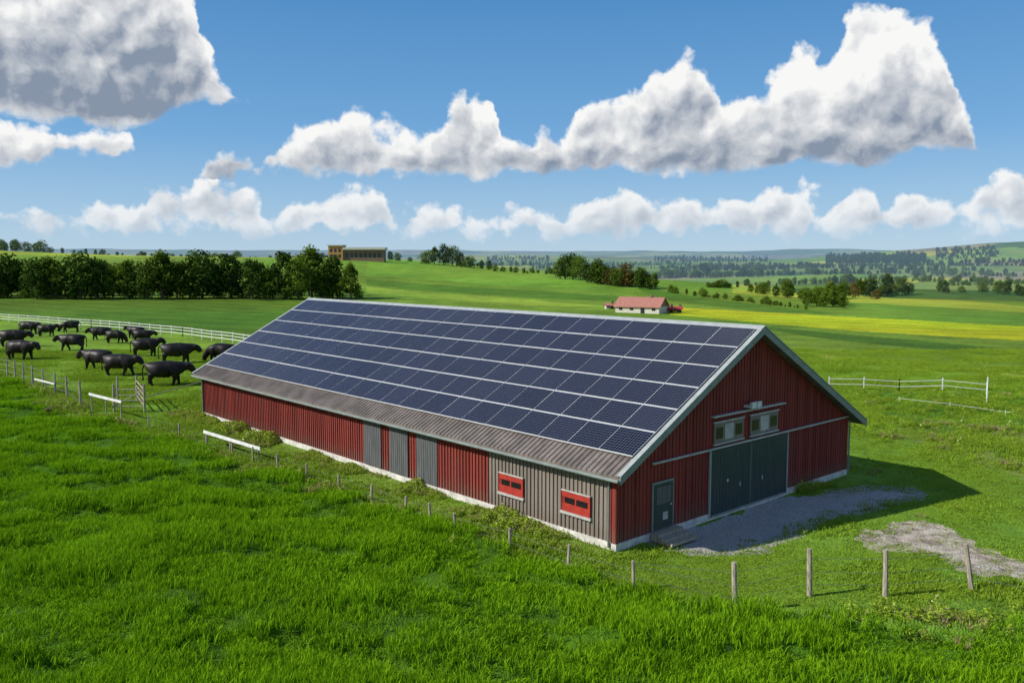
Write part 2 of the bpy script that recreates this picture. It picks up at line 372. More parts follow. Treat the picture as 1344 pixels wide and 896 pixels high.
# ------------------------------------------------------------ GROUND
front=np.radians(np.arange(-42,42.001,.14));rest=np.radians(np.concatenate([np.arange(-180,-42,2.0),np.arange(43,180,2.0)]))
az=np.sort(np.concatenate([front,rest]));na=len(az)
R=np.concatenate([np.geomspace(2,20,14)[:-1],np.geomspace(20,14000,900)]);nr=len(R)
AA,RR=np.meshgrid(az,R);GX=RR*np.sin(AA);GY=RR*np.cos(AA)
GZ=terr2(GX,GY)
bx,by=w2b(GX,GY)
GZ=np.where((bx>-.5)&(bx<W+.5)&(by>-.5)&(by<L+.5),-.02,GZ)
def fieldcol(X,Y):
    r=np.hypot(X,Y);n=X.size
    jx=X+(vnoise(X/3,Y/3,40)-.5)*1.6+(vnoise(X/.8,Y/.8,42)-.5)*.7
    jy=Y+(vnoise(X/3,Y/3,41)-.5)*1.6+(vnoise(X/.8,Y/.8,43)-.5)*.7
    col=np.empty(X.shape+(3,));col[:]=(.16,.275,.027)
    th=.45;u=X*math.cos(th)+Y*math.sin(th)+(vnoise(X/300,Y/300,50)-.5)*160;v=-X*math.sin(th)+Y*math.cos(th)+(vnoise(X/300,Y/300,51)-.5)*160
    cw=np.where(r<1600,210,420);ch=np.where(r<1600,110,260)
    k=_h(np.floor(u/cw),np.floor(v/ch),60)
    pal=np.array([(.13,.24,.03),(.20,.31,.04),(.07,.14,.02),(.33,.38,.04),(.19,.27,.06),(.11,.20,.03),(.42,.44,.05),(.15,.26,.03),(.27,.25,.12)])
    pc=pal[(k*8.99).astype(int)]
    w=ss(420,520,r)[...,None];w=w*np.where((X<120)&(Y<900),0,1)[...,None]
    col=col*(1-w)+pc*w
    def P(poly,c,soft=True):
        q=gpoly(poly) if isinstance(poly[0][0],int) else poly
        mm=inpoly(jx if soft else X,jy if soft else Y,q);col[mm]=c
    mm=(X<-60)&(Y>520)&(Y<640)&(Y-.25*X>600);col[mm]=(.32,.40,.03)
    P([(-200,392),(480,392),(440,397),(385,412),(330,446),(0,413),(-200,400)],(.09,.185,.016),False)
    P([(485,340),(600,346),(700,354),(830,373),(700,378),(560,366),(480,362)],(.18,.33,.03),False)
    P([(480,366),(700,381),(880,393),(860,398),(700,391),(480,374)],(.09,.20,.018),False)
    P([(480,376),(700,393),(800,402),(690,401),(480,384)],(.26,.38,.04),False)
    P([(830,372),(1000,400),(1100,412),(1000,409),(860,392)],(.09,.20,.018),False)
    P([(880,403),(1100,415),(1344,428),(1600,437),(1600,456),(1344,447),(1120,434),(880,413)],(.46,.50,.015),False)
    P([(960,372),(1344,402),(1600,415),(1600,426),(1344,410),(960,384)],(.33,.39,.04),False)
    P([(960,425),(1344,460),(1600,475),(1600,490),(1344,470),(1100,447)],(.075,.17,.017),False)
    P([(1050,462),(1344,492),(1600,510),(1600,514),(1344,497),(1080,469)],(.33,.42,.06),False)
    P([(1060,478),(1344,500),(1600,515),(1600,535),(1344,520),(1080,500)],(.17,.33,.025),False)
    P(PADD,(.20,.34,.03));P(CROPS2,(.11,.24,.018));P(DRYB,(.27,.28,.09))
    P(TRACK,(.08,.16,.018))
    P(CROP,(.065,.15,.007));P(VERGE,(.19,.28,.04))
    m=(fbm(X/40,Y/40,70)-.5)*.5+(fbm(X/(.02*r+3),Y/(.02*r+3),71)-.5)*.35
    col*=(1+m)[...,None]
    col[...,0]*=1+(fbm(X/60,Y/60,75)-.5)*.6
    gm=np.maximum(inpoly(jx,jy,GRAVEL),0).astype(float);dm=inpoly(jx,jy,DIRT).astype(float)
    return col,gm,dm
COL,GM,DM=fieldcol(GX,GY)
GZ=GZ-.03*GM
verts=np.stack([GX,GY,GZ],-1).reshape(-1,3)
i=np.arange(nr-1)[:,None]*na+np.arange(na)[None,:];j=np.arange(nr-1)[:,None]*na+(np.arange(na)[None,:]+1)%na
faces=np.stack([i,i+na,j+na,j],-1).reshape(-1,4)
me=bpy.data.meshes.new('ground')
nv=len(verts);verts=np.vstack([verts,[[0,0,float(terr(0,0))]]])
me.vertices.add(len(verts));me.vertices.foreach_set('co',verts.ravel())
tris=np.stack([np.arange(na),(np.arange(na)+1)%na,np.full(na,nv)],-1)
loops=np.concatenate([faces.ravel(),tris.ravel()])
me.loops.add(len(loops));me.loops.foreach_set('vertex_index',loops)
nf=len(faces)+len(tris);me.polygons.add(nf)
ls=np.concatenate([np.arange(len(faces))*4,len(faces)*4+np.arange(na)*3])
me.polygons.foreach_set('loop_start',ls)
me.polygons.foreach_set('use_smooth',np.ones(nf,bool))
me.update(calc_edges=True);me.validate()
ca=me.attributes.new('fieldcol','FLOAT_VECTOR','POINT');cv=np.vstack([COL.reshape(-1,3),[[.05,.1,.01]]]);ca.data.foreach_set('vector',cv.ravel())
for nm,A in(('gravel',GM),('dirt',DM)):
    a=me.attributes.new(nm,'FLOAT','POINT');a.data.foreach_set('value',np.append(A.ravel(),0.))
m,T=newmat('ground_fields');GROUNDM=m
at=T.n('ShaderNodeAttribute',attribute_name='fieldcol');ag=T.n('ShaderNodeAttribute',attribute_name='gravel');ad=T.n('ShaderNodeAttribute',attribute_name='dirt')
geo=T.n('ShaderNodeNewGeometry');pos=geo.outputs['Position']
n1=T.noise(pos,1.3,5,.7);n2=T.noise(pos,.12,4,.6);n3=T.noise(pos,.012,3,.6)
f=T.m('ADD',T.m('MULTIPLY',n1.outputs[0],.5),T.m('ADD',T.m('MULTIPLY',n2.outputs[0],.3),T.m('MULTIPLY',n3.outputs[0],.2)))
k=T.mr(f,.3,.7,.55,1.45)
c=T.v('SCALE',at.outputs['Vector'],scale=k)
rot=T.v('DOT_PRODUCT',pos,(.55,.83,0));ln=T.m('SINE',T.m('MULTIPLY',T.m('ADD',rot,T.m('MULTIPLY',n3.outputs[0],10)),.7))
dist=T.v('LENGTH',pos)
c=T.v('SCALE',c,scale=T.m('ADD',1,T.m('MULTIPLY',ln,T.mr(dist,90,160,0,.09))))
vor=T.n('ShaderNodeTexVoronoi');T.put(vor.inputs['Vector'],pos);vor.inputs['Scale'].default_value=14
gc=T.mix(vor.outputs['Color'],(.28,.27,.25),(.54,.52,.49));gc=T.mix(T.mr(n2.outputs[0],.35,.7,0,.4),gc,(.36,.32,.26))
dc=T.mix(T.mr(n1.outputs[0],.35,.65),(.26,.21,.16),(.58,.51,.42))
c=T.mix(T.mr(T.m('ADD',ad.outputs['Fac'],T.m('MULTIPLY',T.m('SUBTRACT',n1.outputs[0],.5),2.2)),.35,.6),c,dc)
c=T.mix(T.mr(T.m('ADD',ag.outputs['Fac'],T.m('MULTIPLY',T.m('SUBTRACT',n1.outputs[0],.5),.8)),.35,.6),c,gc)
bump=T.m('ADD',n1.outputs[0],T.m('MULTIPLY',vor.outputs['Distance'],.3))
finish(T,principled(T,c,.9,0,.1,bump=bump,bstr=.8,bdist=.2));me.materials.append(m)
go=bpy.data.objects.new('ground',me);S.collection.objects.link(go)
# ------------------------------------------------------------ vegetation materials
def vegmat(name,ca_,cb_,trans=.3,haze=False,instvar=.35):
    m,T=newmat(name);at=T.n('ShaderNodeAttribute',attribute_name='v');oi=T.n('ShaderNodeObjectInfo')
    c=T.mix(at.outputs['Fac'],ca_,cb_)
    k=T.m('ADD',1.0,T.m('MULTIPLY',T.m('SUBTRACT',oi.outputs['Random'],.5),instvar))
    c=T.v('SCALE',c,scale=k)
    d=T.n('ShaderNodeBsdfDiffuse');T.put(d.inputs[0],c);p=d.outputs[0]
    if trans>0:
        t=T.n('ShaderNodeBsdfTranslucent');T.put(t.inputs[0],c);mx=T.n('ShaderNodeMixShader');mx.inputs[0].default_value=trans
        T.nt.links.new(p,mx.inputs[1]);T.nt.links.new(t.outputs[0],mx.inputs[2]);p=mx.outputs[0]
    finish(T,p,haze);return m
CROPM=vegmat('crop_blades',(.070,.20,.005),(.31,.55,.014),.28,instvar=.3)  # root colour darkened to deepen the shade between crop rows
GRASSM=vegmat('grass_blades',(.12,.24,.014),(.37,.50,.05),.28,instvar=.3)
WEEDM=vegmat('weed_leaves',(.14,.25,.02),(.40,.50,.06),.3)
DRYM=vegmat('dry_grass',(.26,.25,.08),(.50,.44,.20),.3)
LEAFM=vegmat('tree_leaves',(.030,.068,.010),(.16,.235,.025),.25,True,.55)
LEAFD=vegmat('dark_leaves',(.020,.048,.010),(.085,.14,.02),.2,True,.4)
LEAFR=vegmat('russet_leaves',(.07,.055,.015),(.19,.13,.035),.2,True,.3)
BARK=simple('bark',(.10,.075,.05),.9,var=.3,scale=3,haze=True)
def setv(me,vals):
    a=me.attributes.new('v','FLOAT','POINT');a.data.foreach_set('value',vals)
def blades(name,n,size,h,w,mat,lean=.5,seed=0,clump=0):
    r=np.random.default_rng(seed);V=[];Fc=[];vv=[]
    cl=r.uniform(-size/2,size/2,(max(1,clump),2))
    for i in range(n):
        if clump: 
            c=cl[r.integers(clump)];x,y=c+r.normal(0,size*.05,2)
        else: x,y=r.uniform(-size/2,size/2,2)
        hh=h*r.uniform(.55,1.15);a=r.uniform(0,2*math.pi);l=lean*hh*r.uniform(.2,1);ww=w*r.uniform(.7,1.2)
        fa=r.uniform(0,2*math.pi);dx,dy=math.cos(fa)*ww/2,math.sin(fa)*ww/2;lx,ly=math.cos(a)*l,math.sin(a)*l
        b=len(V);t=r.uniform(0,1)
        V+=[(x-dx,y-dy,0),(x+dx,y+dy,0),(x+dx*.7+lx*.35,y+dy*.7+ly*.35,hh*.6),(x-dx*.7+lx*.35,y-dy*.7+ly*.35,hh*.6),(x+lx,y+ly,hh*r.uniform(.85,1))]
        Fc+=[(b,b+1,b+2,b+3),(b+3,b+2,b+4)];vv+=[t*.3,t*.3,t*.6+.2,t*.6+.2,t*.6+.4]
    o=mkobj(name,V,Fc,mat,link=False);setv(o.data,vv);return o
def coll(name,objs):
    c=bpy.data.collections.new(name)
    for o in objs:c.objects.link(o)
    return c
def scatter(name,P,rot,sc,ix,col):
    me=bpy.data.meshes.new(name);n=len(P);me.vertices.add(n);me.vertices.foreach_set('co',np.asarray(P,float).ravel())
    a=me.attributes.new('rz','FLOAT','POINT');a.data.foreach_set('value',np.asarray(rot,float))
    a=me.attributes.new('sc','FLOAT_VECTOR','POINT');a.data.foreach_set('vector',np.asarray(sc,float).ravel())
    a=me.attributes.new('ix','INT','POINT');a.data.foreach_set('value',np.asarray(ix,int))
    o=bpy.data.objects.new(name,me);S.collection.objects.link(o)
    nt=bpy.data.node_groups.new(name+'_scatter','GeometryNodeTree')
    nt.interface.new_socket('Geometry',in_out='INPUT',socket_type='NodeSocketGeometry');nt.interface.new_socket('Geometry',in_out='OUTPUT',socket_type='NodeSocketGeometry')
    N=nt.nodes.new;gi=N('NodeGroupInput');go_=N('NodeGroupOutput');ip=N('GeometryNodeInstanceOnPoints');ci=N('GeometryNodeCollectionInfo')
    ci.inputs[0].default_value=col;ci.inputs['Separate Children'].default_value=True;ci.inputs['Reset Children'].default_value=True
    ip.inputs['Pick Instance'].default_value=True
    def na_(nm,t): 
        q=N('GeometryNodeInputNamedAttribute');q.data_type=t;q.inputs[0].default_value=nm;return q.outputs[0]
    cx=N('ShaderNodeCombineXYZ');lk=nt.links.new
    lk(na_('rz','FLOAT'),cx.inputs[2]);lk(cx.outputs[0],ip.inputs['Rotation']);lk(na_('sc','FLOAT_VECTOR'),ip.inputs['Scale']);lk(na_('ix','INT'),ip.inputs['Instance Index'])
    lk(gi.outputs[0],ip.inputs['Points']);lk(ci.outputs[0],ip.inputs['Instance']);lk(ip.outputs[0],go_.inputs[0])
    md=o.modifiers.new('scatter','NODES');md.node_group=nt;print(name,n);return o
def outside_barn(x,y,mg=.15):
    a,b=w2b(x,y);return ~((a>-mg)&(a<W+mg)&(b>-mg)&(b<L+mg))
def infrustum(x,y,margin=6): return (np.abs(x)<y*.62+margin)
# crop field (foreground)
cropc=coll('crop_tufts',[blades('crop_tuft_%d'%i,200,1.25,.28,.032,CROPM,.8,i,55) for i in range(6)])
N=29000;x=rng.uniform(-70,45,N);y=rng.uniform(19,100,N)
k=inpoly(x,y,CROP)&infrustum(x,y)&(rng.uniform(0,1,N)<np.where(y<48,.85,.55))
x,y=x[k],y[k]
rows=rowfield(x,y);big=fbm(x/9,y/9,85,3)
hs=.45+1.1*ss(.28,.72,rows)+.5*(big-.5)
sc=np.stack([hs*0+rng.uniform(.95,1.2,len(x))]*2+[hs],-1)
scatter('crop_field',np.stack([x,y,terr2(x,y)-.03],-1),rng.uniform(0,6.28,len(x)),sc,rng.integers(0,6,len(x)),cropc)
# rough grass
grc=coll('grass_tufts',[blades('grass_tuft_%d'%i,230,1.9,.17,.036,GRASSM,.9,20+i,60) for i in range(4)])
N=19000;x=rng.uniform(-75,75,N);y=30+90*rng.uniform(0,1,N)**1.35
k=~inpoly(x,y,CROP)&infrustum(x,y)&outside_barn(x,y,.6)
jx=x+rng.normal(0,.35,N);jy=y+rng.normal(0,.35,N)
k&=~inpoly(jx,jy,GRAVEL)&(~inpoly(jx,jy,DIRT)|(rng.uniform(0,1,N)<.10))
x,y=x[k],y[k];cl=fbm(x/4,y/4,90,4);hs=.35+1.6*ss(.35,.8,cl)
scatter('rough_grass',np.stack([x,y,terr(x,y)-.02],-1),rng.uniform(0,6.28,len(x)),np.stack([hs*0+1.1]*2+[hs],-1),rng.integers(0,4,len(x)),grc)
# weeds
def weed(name,seed,mat,flower=None,h=.7):
    r=np.random.default_rng(seed);V=[];Fc=[];vv=[];mi=[]
    for i in range(170):
        a=r.uniform(0,6.28);rad=abs(r.normal(0,.30));z=r.uniform(.02,h)*max(.1,1-rad*1.3)
        c=np.array([math.cos(a)*rad,math.sin(a)*rad,max(.03,z)]);s=r.uniform(.03,.07)
        d1=r.normal(size=3);d1/=np.linalg.norm(d1);d2=np.cross(d1,r.normal(size=3));d2/=np.linalg.norm(d2)
        b=len(V);V+=[tuple(c-d1*s),tuple(c+d2*s*.5),tuple(c+d1*s),tuple(c-d2*s*.5)];Fc.append((b,b+1,b+2,b+3));vv+=[z/h*.6+r.uniform(0,.4)]*4
        mi.append(1 if flower and i%10==0 and z>h*.4 else 0)
    o=mkobj(name,V,Fc,[mat,flower or mat],mi,link=False);setv(o.data,vv);return o
FLW=simple('pale_flower',(.7,.68,.5),.7);FLP=simple('pink_flower',(.55,.2,.3),.7)
wc=coll('weeds',[weed('weed_0',1,WEEDM),weed('weed_1',2,WEEDM,FLW,.7),weed('weed_2',3,GRASSM,None,.5),weed('weed_3',4,WEEDM,FLP,.6),blades('weed_4',120,.8,.45,.03,DRYM,.6,9,6)])
a=np.abs(rng.normal(0,.8,3000))*-1-.25;b=rng.uniform(0,L+3,3000);X,Y=b2w(a,b)
xs=[X];ys=[Y]
ed=[tuple(locate(*p)[:2]) for p in CROPEDGE]
for i in range(2,len(ed)-2):
    n=int(math.dist(ed[i],ed[i+1])*10);t=rng.uniform(0,1,n)
    xs.append(ed[i][0]+(ed[i+1][0]-ed[i][0])*t+rng.normal(0,.7,n));ys.append(ed[i][1]+(ed[i+1][1]-ed[i][1])*t+rng.normal(.6,.7,n))
n=5200;X=rng.uniform(15,62,n);Y=rng.uniform(40,85,n);k=inpoly(X,Y,DRYB)|(rng.uniform(0,1,n)<.12);xs.append(X[k]);ys.append(Y[k])
a=rng.uniform(13.6,W,90);b=-np.abs(rng.normal(0,.3,90))-.15;X,Y=b2w(a,b);xs.append(X);ys.append(Y)
x=np.concatenate(xs);y=np.concatenate(ys);cl=fbm(x/2.5,y/2.5,95,3)
k=outside_barn(x,y,.25)&~inpoly(x,y,GRAVEL)&~inpoly(x,y,DIRT)&(cl>.42);x,y,cl=x[k],y[k],cl[k]
hs=.4+.85*ss(.4,.8,cl)*rng.uniform(.5,1,len(x))
scatter('weeds',np.stack([x,y,terr(x,y)-.02],-1),rng.uniform(0,6.28,len(x)),np.stack([hs*1.2,hs*1.2,hs],-1),rng.choice([0,0,1,2,2,3,4],len(x)),wc)
n=5000;X=rng.uniform(18,80,n);Y=rng.uniform(50,95,n);rr=(X*.30+Y*.95)
k=inpoly(X,Y,CROPS2)&((rr/1.6)%1<.45);X,Y=X[k],Y[k];hs=rng.uniform(.5,1.1,len(X))
scatter('crop_rows',np.stack([X,Y,terr(X,Y)-.02],-1),rng.uniform(0,6.28,len(X)),np.stack([hs]*3,-1),rng.choice([0,2],len(X)),wc)
# ------------------------------------------------------------ trees
def tree(name,seed,h,cw,mat,base=.18,nl=2200,ls=.33,link=False,dense=16):
    r=np.random.default_rng(seed);g=MB()
    g.cyl((0,0,-.3),(r.uniform(-.2,.2),r.uniform(-.2,.2),h*.5),h*.028,h*.012,8,0)
    cs_=[]
    for i in range(dense):
        t=(i+.5)/dense;z=h*(base+(1-base)*(.12+.80*t));prof=math.sin(math.pi*min(1,max(.12,(.22+t*.74))))**.7
        a=i*2.4+r.uniform(-.4,.4);rad=cw*.5*prof*r.uniform(.30,.78)
        cs_.append((math.cos(a)*rad,math.sin(a)*rad,z,cw*r.uniform(.12,.24)))
    for c in cs_[:9]: g.cyl((0,0,max(.15*h,c[2]*.55)),(c[0],c[1],c[2]),h*.010,h*.003,5,0)
    V=list(g.v);Fc=list(g.f);mi=[0]*len(Fc);vv=[.3]*len(V)
    per=nl//dense
    for c in cs_:
        tone=r.uniform(-.2,.22)
        for k in range(per):
            d=r.normal(size=3);d/=np.linalg.norm(d);rad=c[3]*r.uniform(.55,1.15)*(1+.25*math.sin(5*d[0]+c[2])*math.sin(4*d[1]))
            p=np.array(c[:3])+d*rad*np.array([1,1,.8])
            nrm=d+r.normal(0,.4,3);nrm/=np.linalg.norm(nrm);u=np.cross(nrm,r.normal(size=3));u/=np.linalg.norm(u);w=np.cross(nrm,u);s=ls*r.uniform(.5,1.1)
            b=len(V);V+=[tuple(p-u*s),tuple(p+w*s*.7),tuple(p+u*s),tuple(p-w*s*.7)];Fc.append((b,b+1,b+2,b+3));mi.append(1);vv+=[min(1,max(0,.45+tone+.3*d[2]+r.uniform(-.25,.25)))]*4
    o=mkobj(name,V,Fc,[BARK,mat],mi,link=link);setv(o.data,vv);return o
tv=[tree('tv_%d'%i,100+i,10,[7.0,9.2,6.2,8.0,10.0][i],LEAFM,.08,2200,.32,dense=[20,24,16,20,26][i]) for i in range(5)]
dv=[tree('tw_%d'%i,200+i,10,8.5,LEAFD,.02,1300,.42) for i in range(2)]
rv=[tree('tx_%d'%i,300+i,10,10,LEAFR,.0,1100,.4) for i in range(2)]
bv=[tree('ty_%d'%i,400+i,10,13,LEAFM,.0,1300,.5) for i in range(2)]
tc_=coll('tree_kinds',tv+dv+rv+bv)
KINDS={'g':[0,1,2,3,4],'d':[5,6],'r':[7,8],'b':[9,10]}
def plant(name,items):
    P=[];sc=[];ix=[]
    for p,h,kd in items:
        h/=10;P.append((p.x,p.y,p.z-.2));wv=random.uniform(.85,1.25);sc.append((h*wv,h*wv,h));ix.append(random.choice(KINDS[kd]))
    return scatter(name,P,[random.uniform(0,6.28) for _ in P],sc,ix,tc_)
def grow(name,items):
    out=[]
    for (px,py,hp,kd) in items:
        p=locate(px,py);out.append((p,hp/1134*p.y,kd))
    return plant(name,out)
def at(bearing_px,D):
    x=(bearing_px-672)/1134*D;return Vector((x,D,float(terr(x,D))))
it=[]
x=-140;ph_=0
while x<476:
    ph_+=1;hh=[50,59,47,60,55,44,57,50,62,54][ph_%10]+random.uniform(-5,5)
    if x>350: hh+=3
    it.append((x,393-random.uniform(0,3),hh,random.choice('gggd')));x+=random.uniform(15,28)
x=-140
while x<484:
    it.append((x,392-random.uniform(0,1.5),random.uniform(12,24),'b'));x+=random.uniform(16,32)
x=-130
while x<450:
    it.append((x,388,random.uniform(36,48),random.choice('dg')));x+=random.uniform(18,32)
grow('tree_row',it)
it=[]
for px in np.arange(-100,440,7): 
    if random.random()<.85: it.append((at(px+random.uniform(-4,4),640+random.uniform(-14,14)),random.uniform(2,6.5) if px>60 else random.uniform(4,9),random.choice('dgb')))
plant('hilltop_trees',it)
it=[]
def rowt(x0,x1,y0,y1,h0,h1,step,k):
    x=x0
    while x<x1:
        t=(x-x0)/(x1-x0);it.append((x,y0+(y1-y0)*t+random.uniform(-.6,.6),random.uniform(h0,h1)*random.choice((.7,1,1,1.2)),random.choice(k)));x+=random.choice((.4,.7,1,1,1.8))*step
plant('tree_clump',[(at(a,D),h,k) for a,D,h,k in((560,520,8,'b'),(570,530,11,'g'),(582,525,13,'d'),(594,530,12,'g'),(604,520,9,'d'),(615,515,7,'b'),(512,540,6,'d'),(522,545,5,'b'),(538,545,3,'b'))])
it=[(632,353,12,'d'),(642,355,14,'g'),(650,356,9,'b')];grow('shrubs',it)
it=[(735,366,26,'g'),(742,366,32,'d'),(752,367,35,'d'),(762,368,32,'g'),(770,369,24,'d')];grow('tree_clump',it)
it=[];rowt(775,862,372,380,18,28,7,'ggrddb');grow('copse',it)
it=[];rowt(985,1110,384,402,14,24,8,'gbdg');rowt(1060,1110,402,404,20,26,12,'g');grow('hedgerow',it)
it=[];rowt(1090,1200,392,386,18,25,7,'ggbgdr');it.append((1150,393,14,'r'));grow('copse',it)
it=[(1233,384,17,'g'),(1240,385,17,'d'),(1262,384,9,'b'),(1290,384,12,'b'),(1310,386,18,'g'),(1322,387,20,'d'),(1335,388,17,'g')];rowt(1340,1480,388,390,12,20,14,'gd');grow('field_trees',it)
it=[];rowt(880,1060,384,406,5,10,6,'bg');rowt(660,730,357,360,5,8,6,'db');rowt(830,1000,366,363,6,12,4,'dgb');rowt(870,1090,358,352,5,10,4,'dgd')
rowt(1000,1240,362,358,4,10,5,'dg');rowt(1200,1480,362,364,5,10,6,'dgb');rowt(1240,1480,375,372,4,8,7,'gb');rowt(1130,1344,368,372,4,9,6,'gdb')
rowt(930,1130,378,370,5,10,6,'dgb');rowt(1050,1300,352,356,4,8,5,'dg');rowt(1180,1400,348,344,4,8,5,'d')
rowt(600,900,349,348,3,6,3,'d');rowt(900,1344,350,349,3,6,3,'d');rowt(700,1000,353,352,3,7,4,'dg');grow('distant_hedges',it)
it=[]
for yy in np.linspace(337,346,7): rowt(1085,1215,yy+1,yy-1,4,7,3.2,'d')
for yy in np.linspace(328,338,4): rowt(1230,1310,yy+3,yy-1,4,6,4,'d')
for yy in(340,342,344): rowt(860,1010,yy,yy,3,5,4,'d');rowt(640,720,yy,yy,3,5,4,'d')
grow('distant_forest',it)
# ------------------------------------------------------------ distant buildings
ROOFR=simple('red_tile_roof',(.40,.17,.13),.8,var=.2,haze=True);WALLW=simple('white_render',(.6,.57,.5),.8,var=.1,haze=True);BRN=simple('brown_cladding',(.20,.13,.085),.8,var=.2,haze=True)
ORG=simple('ochre_cladding',(.50,.25,.08),.8,var=.15,haze=True);YEL=simple('yellow_sheet',(.6,.45,.04),.6,haze=True);DKW=simple('dark_glass_far',(.03,.035,.045),.2,haze=True);REDF=simple('red_sheet',(.45,.05,.04),.6,haze=True)
def house(name,p,yaw,l,w,wh,rh,wall,roof,gable=None):
    e=bpy.data.objects.new(name,None);S.collection.objects.link(e);e.location=p;e.rotation_euler=(0,0,yaw)
    g=MB();g.box((-l/2,-w/2,-.5),(l/2,w/2,wh));g.obj('walls',wall,e)
    g=MB()
    for x in(-l/2,l/2):
        g.hexa([(x-.1,-w/2,wh+.001),(x+.1,-w/2,wh+.001),(x+.1,w/2,wh+.001),(x-.1,w/2,wh+.001)],[(x-.1,-.02,wh+rh-.02),(x+.1,-.02,wh+rh-.02),(x+.1,.02,wh+rh-.02),(x-.1,.02,wh+rh-.02)])
    g.obj('gables',gable or wall,e)
    g=MB();o=.4;k=rh/(w/2)
    for s in(-1,1):
        g.hexa([(-l/2-o,0,wh+rh),(l/2+o,0,wh+rh),(l/2+o,s*(w/2+o),wh-k*o),(-l/2-o,s*(w/2+o),wh-k*o)],[(-l/2-o,0,wh+rh+.15),(l/2+o,0,wh+rh+.15),(l/2+o,s*(w/2+o),wh-k*o+.15),(-l/2-o,s*(w/2+o),wh-k*o+.15)])
    g.obj('roof',roof,e)
    g=MB();n=max(2,int(l/2.5))
    for i in range(n):
        x=-l/2+(i+.5)*l/n
        if i==n//2: g.box((x-.5,-w/2-.04,0),(x+.5,-w/2-.002,min(2,wh*.9)))
        else: g.box((x-.45,-w/2-.04,wh*.4),(x+.45,-w/2-.002,wh*.8))
    g.obj('windows_and_door',DKW,e)
    g=MB();g.box((l*.2,-.3,wh+rh*.7),(l*.2+.6,.3,wh+rh+.8));g.obj('chimney',BRN,e)
    return e
house('farmhouse',locate(842,410),math.radians(-28),11,6.5,1.6,2.0,WALLW,ROOFR,BRN)
house('shed',locate(800,405),.1,2.2,2,.9,.4,WALLW,ROOFR);house('shed',locate(878,410),.1,1.4,1.6,.8,.4,YEL,REDF);house('shed',locate(889,410),-.2,2.0,1.8,.9,.4,YEL,REDF)
pb=at(469,505)
e=bpy.data.objects.new('hilltop_building',None);S.collection.objects.link(e);e.location=pb;sb=pb.y/1134
g=MB();g.box((-36*sb,-4,-2),(-17*sb,5,19*sb));g.obj('tower_block',ORG,e)
g=MB();g.box((-16.9*sb,-3,-2),(36*sb,5,14*sb));g.obj('hall',BRN,e)
g=MB();g.box((-17*sb,-4.5,14*sb+.01),(38*sb,6,17*sb));g.obj('flat_roof',WALLW,e)
g=MB();g.box((-38*sb,-4.6,19*sb+.01),(-16*sb,5.4,20.4*sb));g.obj('tower_roof',WALLW,e)
g=MB()
for i in range(8): g.box(((-14+i*6)*sb,-3.1,4*sb),((-10.5+i*6)*sb,-3.003,10*sb))
for i in range(3):
    for j in range(2): g.box(((-34+i*5.5)*sb,-4.1,(4+j*7)*sb),((-31+i*5.5)*sb,-4.003,(8+j*7)*sb))
g.obj('windows',DKW,e)
# ------------------------------------------------------------ fences
def post(g,p,h,r=.06,lean=(0,0),m=0):
    p=Vector(p);g.cyl(p-Vector((0,0,.3)),p+Vector((lean[0],lean[1],h)),r*1.05,r*.9,8,m);return p
FP=[(195,562),(235,573),(272,590),(302,594),(332,607),(365,617),(403,630),(445,645),(487,660),(532,677),(565,686),(598,700),(670,722),(745,750),(832,774),(965,802),(1063,782),(1162,784),(1277,774),(1420,800)]
g=MB();prev=None
for i,(a,b) in enumerate(FP):
    p=locate(a,b);big=i>=15
    h={15:1.75,16:1.75,17:1.75,18:1.75}.get(i,1.1 if i>=13 else .95)
    ln=(-.35,.0) if i==18 else (random.uniform(-.06,.06),random.uniform(-.06,.06))
    if i==15: ln=(-.08,0)
    post(g,p,h,.10 if big else .065,ln)
    for z in(.35,.75) if not big else (.45,.9,1.4):
        z=min(z,h-.1)
        if prev is not None:
            q0=prev[0]+Vector((prev[1][0]*z/prev[2],prev[1][1]*z/prev[2],min(z,prev[2]-.1)));q1=p+Vector((ln[0]*z/h,ln[1]*z/h,z));g.cyl(q0,q1,.007,n=4,m=1)
    prev=(p,ln,h)
g.obj('wire_fence',[WOOD,STEEL])
PF=[(-60,480),(-25,486),(10,494),(20,497),(31,501),(43,505),(57,511),(73,518),(88,523),(106,536)]
g=MB();prev=None
for a,b in PF:
    p=locate(a,b);post(g,p,2.0,.09)
    if prev is not None:
        for z in(.6,1.2,1.7): g.cyl(prev+Vector((0,0,z)),p+Vector((0,0,z)),.02,n=5,m=1)
    prev=p
g.obj('paddock_fence',[WOOD,STEEL])
g=MB();ga=locate(150,541);gb=locate(190,541);gc_=locate(180,527)
for p in(ga,gb,gc_,locate(155,529),locate(106,536)): post(g,p,2.3,.10)
for z in(.5,.95,1.4,1.85):
    g.cyl(ga+Vector((0,0,z)),gb+Vector((0,0,z)),.045,n=6);g.cyl(gb+Vector((0,0,z)),gc_+Vector((0,0,z)),.045,n=6)
g.cyl(ga+Vector((0,0,.5)),gb+Vector((0,0,1.85)),.04,n=6)
g.cyl(gb+Vector((0,0,1.2)),locate(268,512)+Vector((0,0,.9)),.04,n=6)
g.obj('farm_gate',[WOOD])
def board(name,a,b,za,zb,wd=.16,posts=True):
    g=MB();a=locate(*a);b=locate(*b);d=(b-a);d.z=0;n=Vector((-d.y,d.x,0)).normalized()*.03
    A=a+Vector((0,0,za));B=b+Vector((0,0,zb));w=Vector((0,0,wd))
    g.hexa([A-n,B-n,B+n,A+n],[A-n+w,B-n+w,B+n+w,A+n+w],0)
    for t in(.04,.5,.96):
        p=a.lerp(b,t)+n*2.4;post(g,p,max(za,zb)+wd-.1,.06,m=1)
    g.obj(name,[WHITE,WOOD])
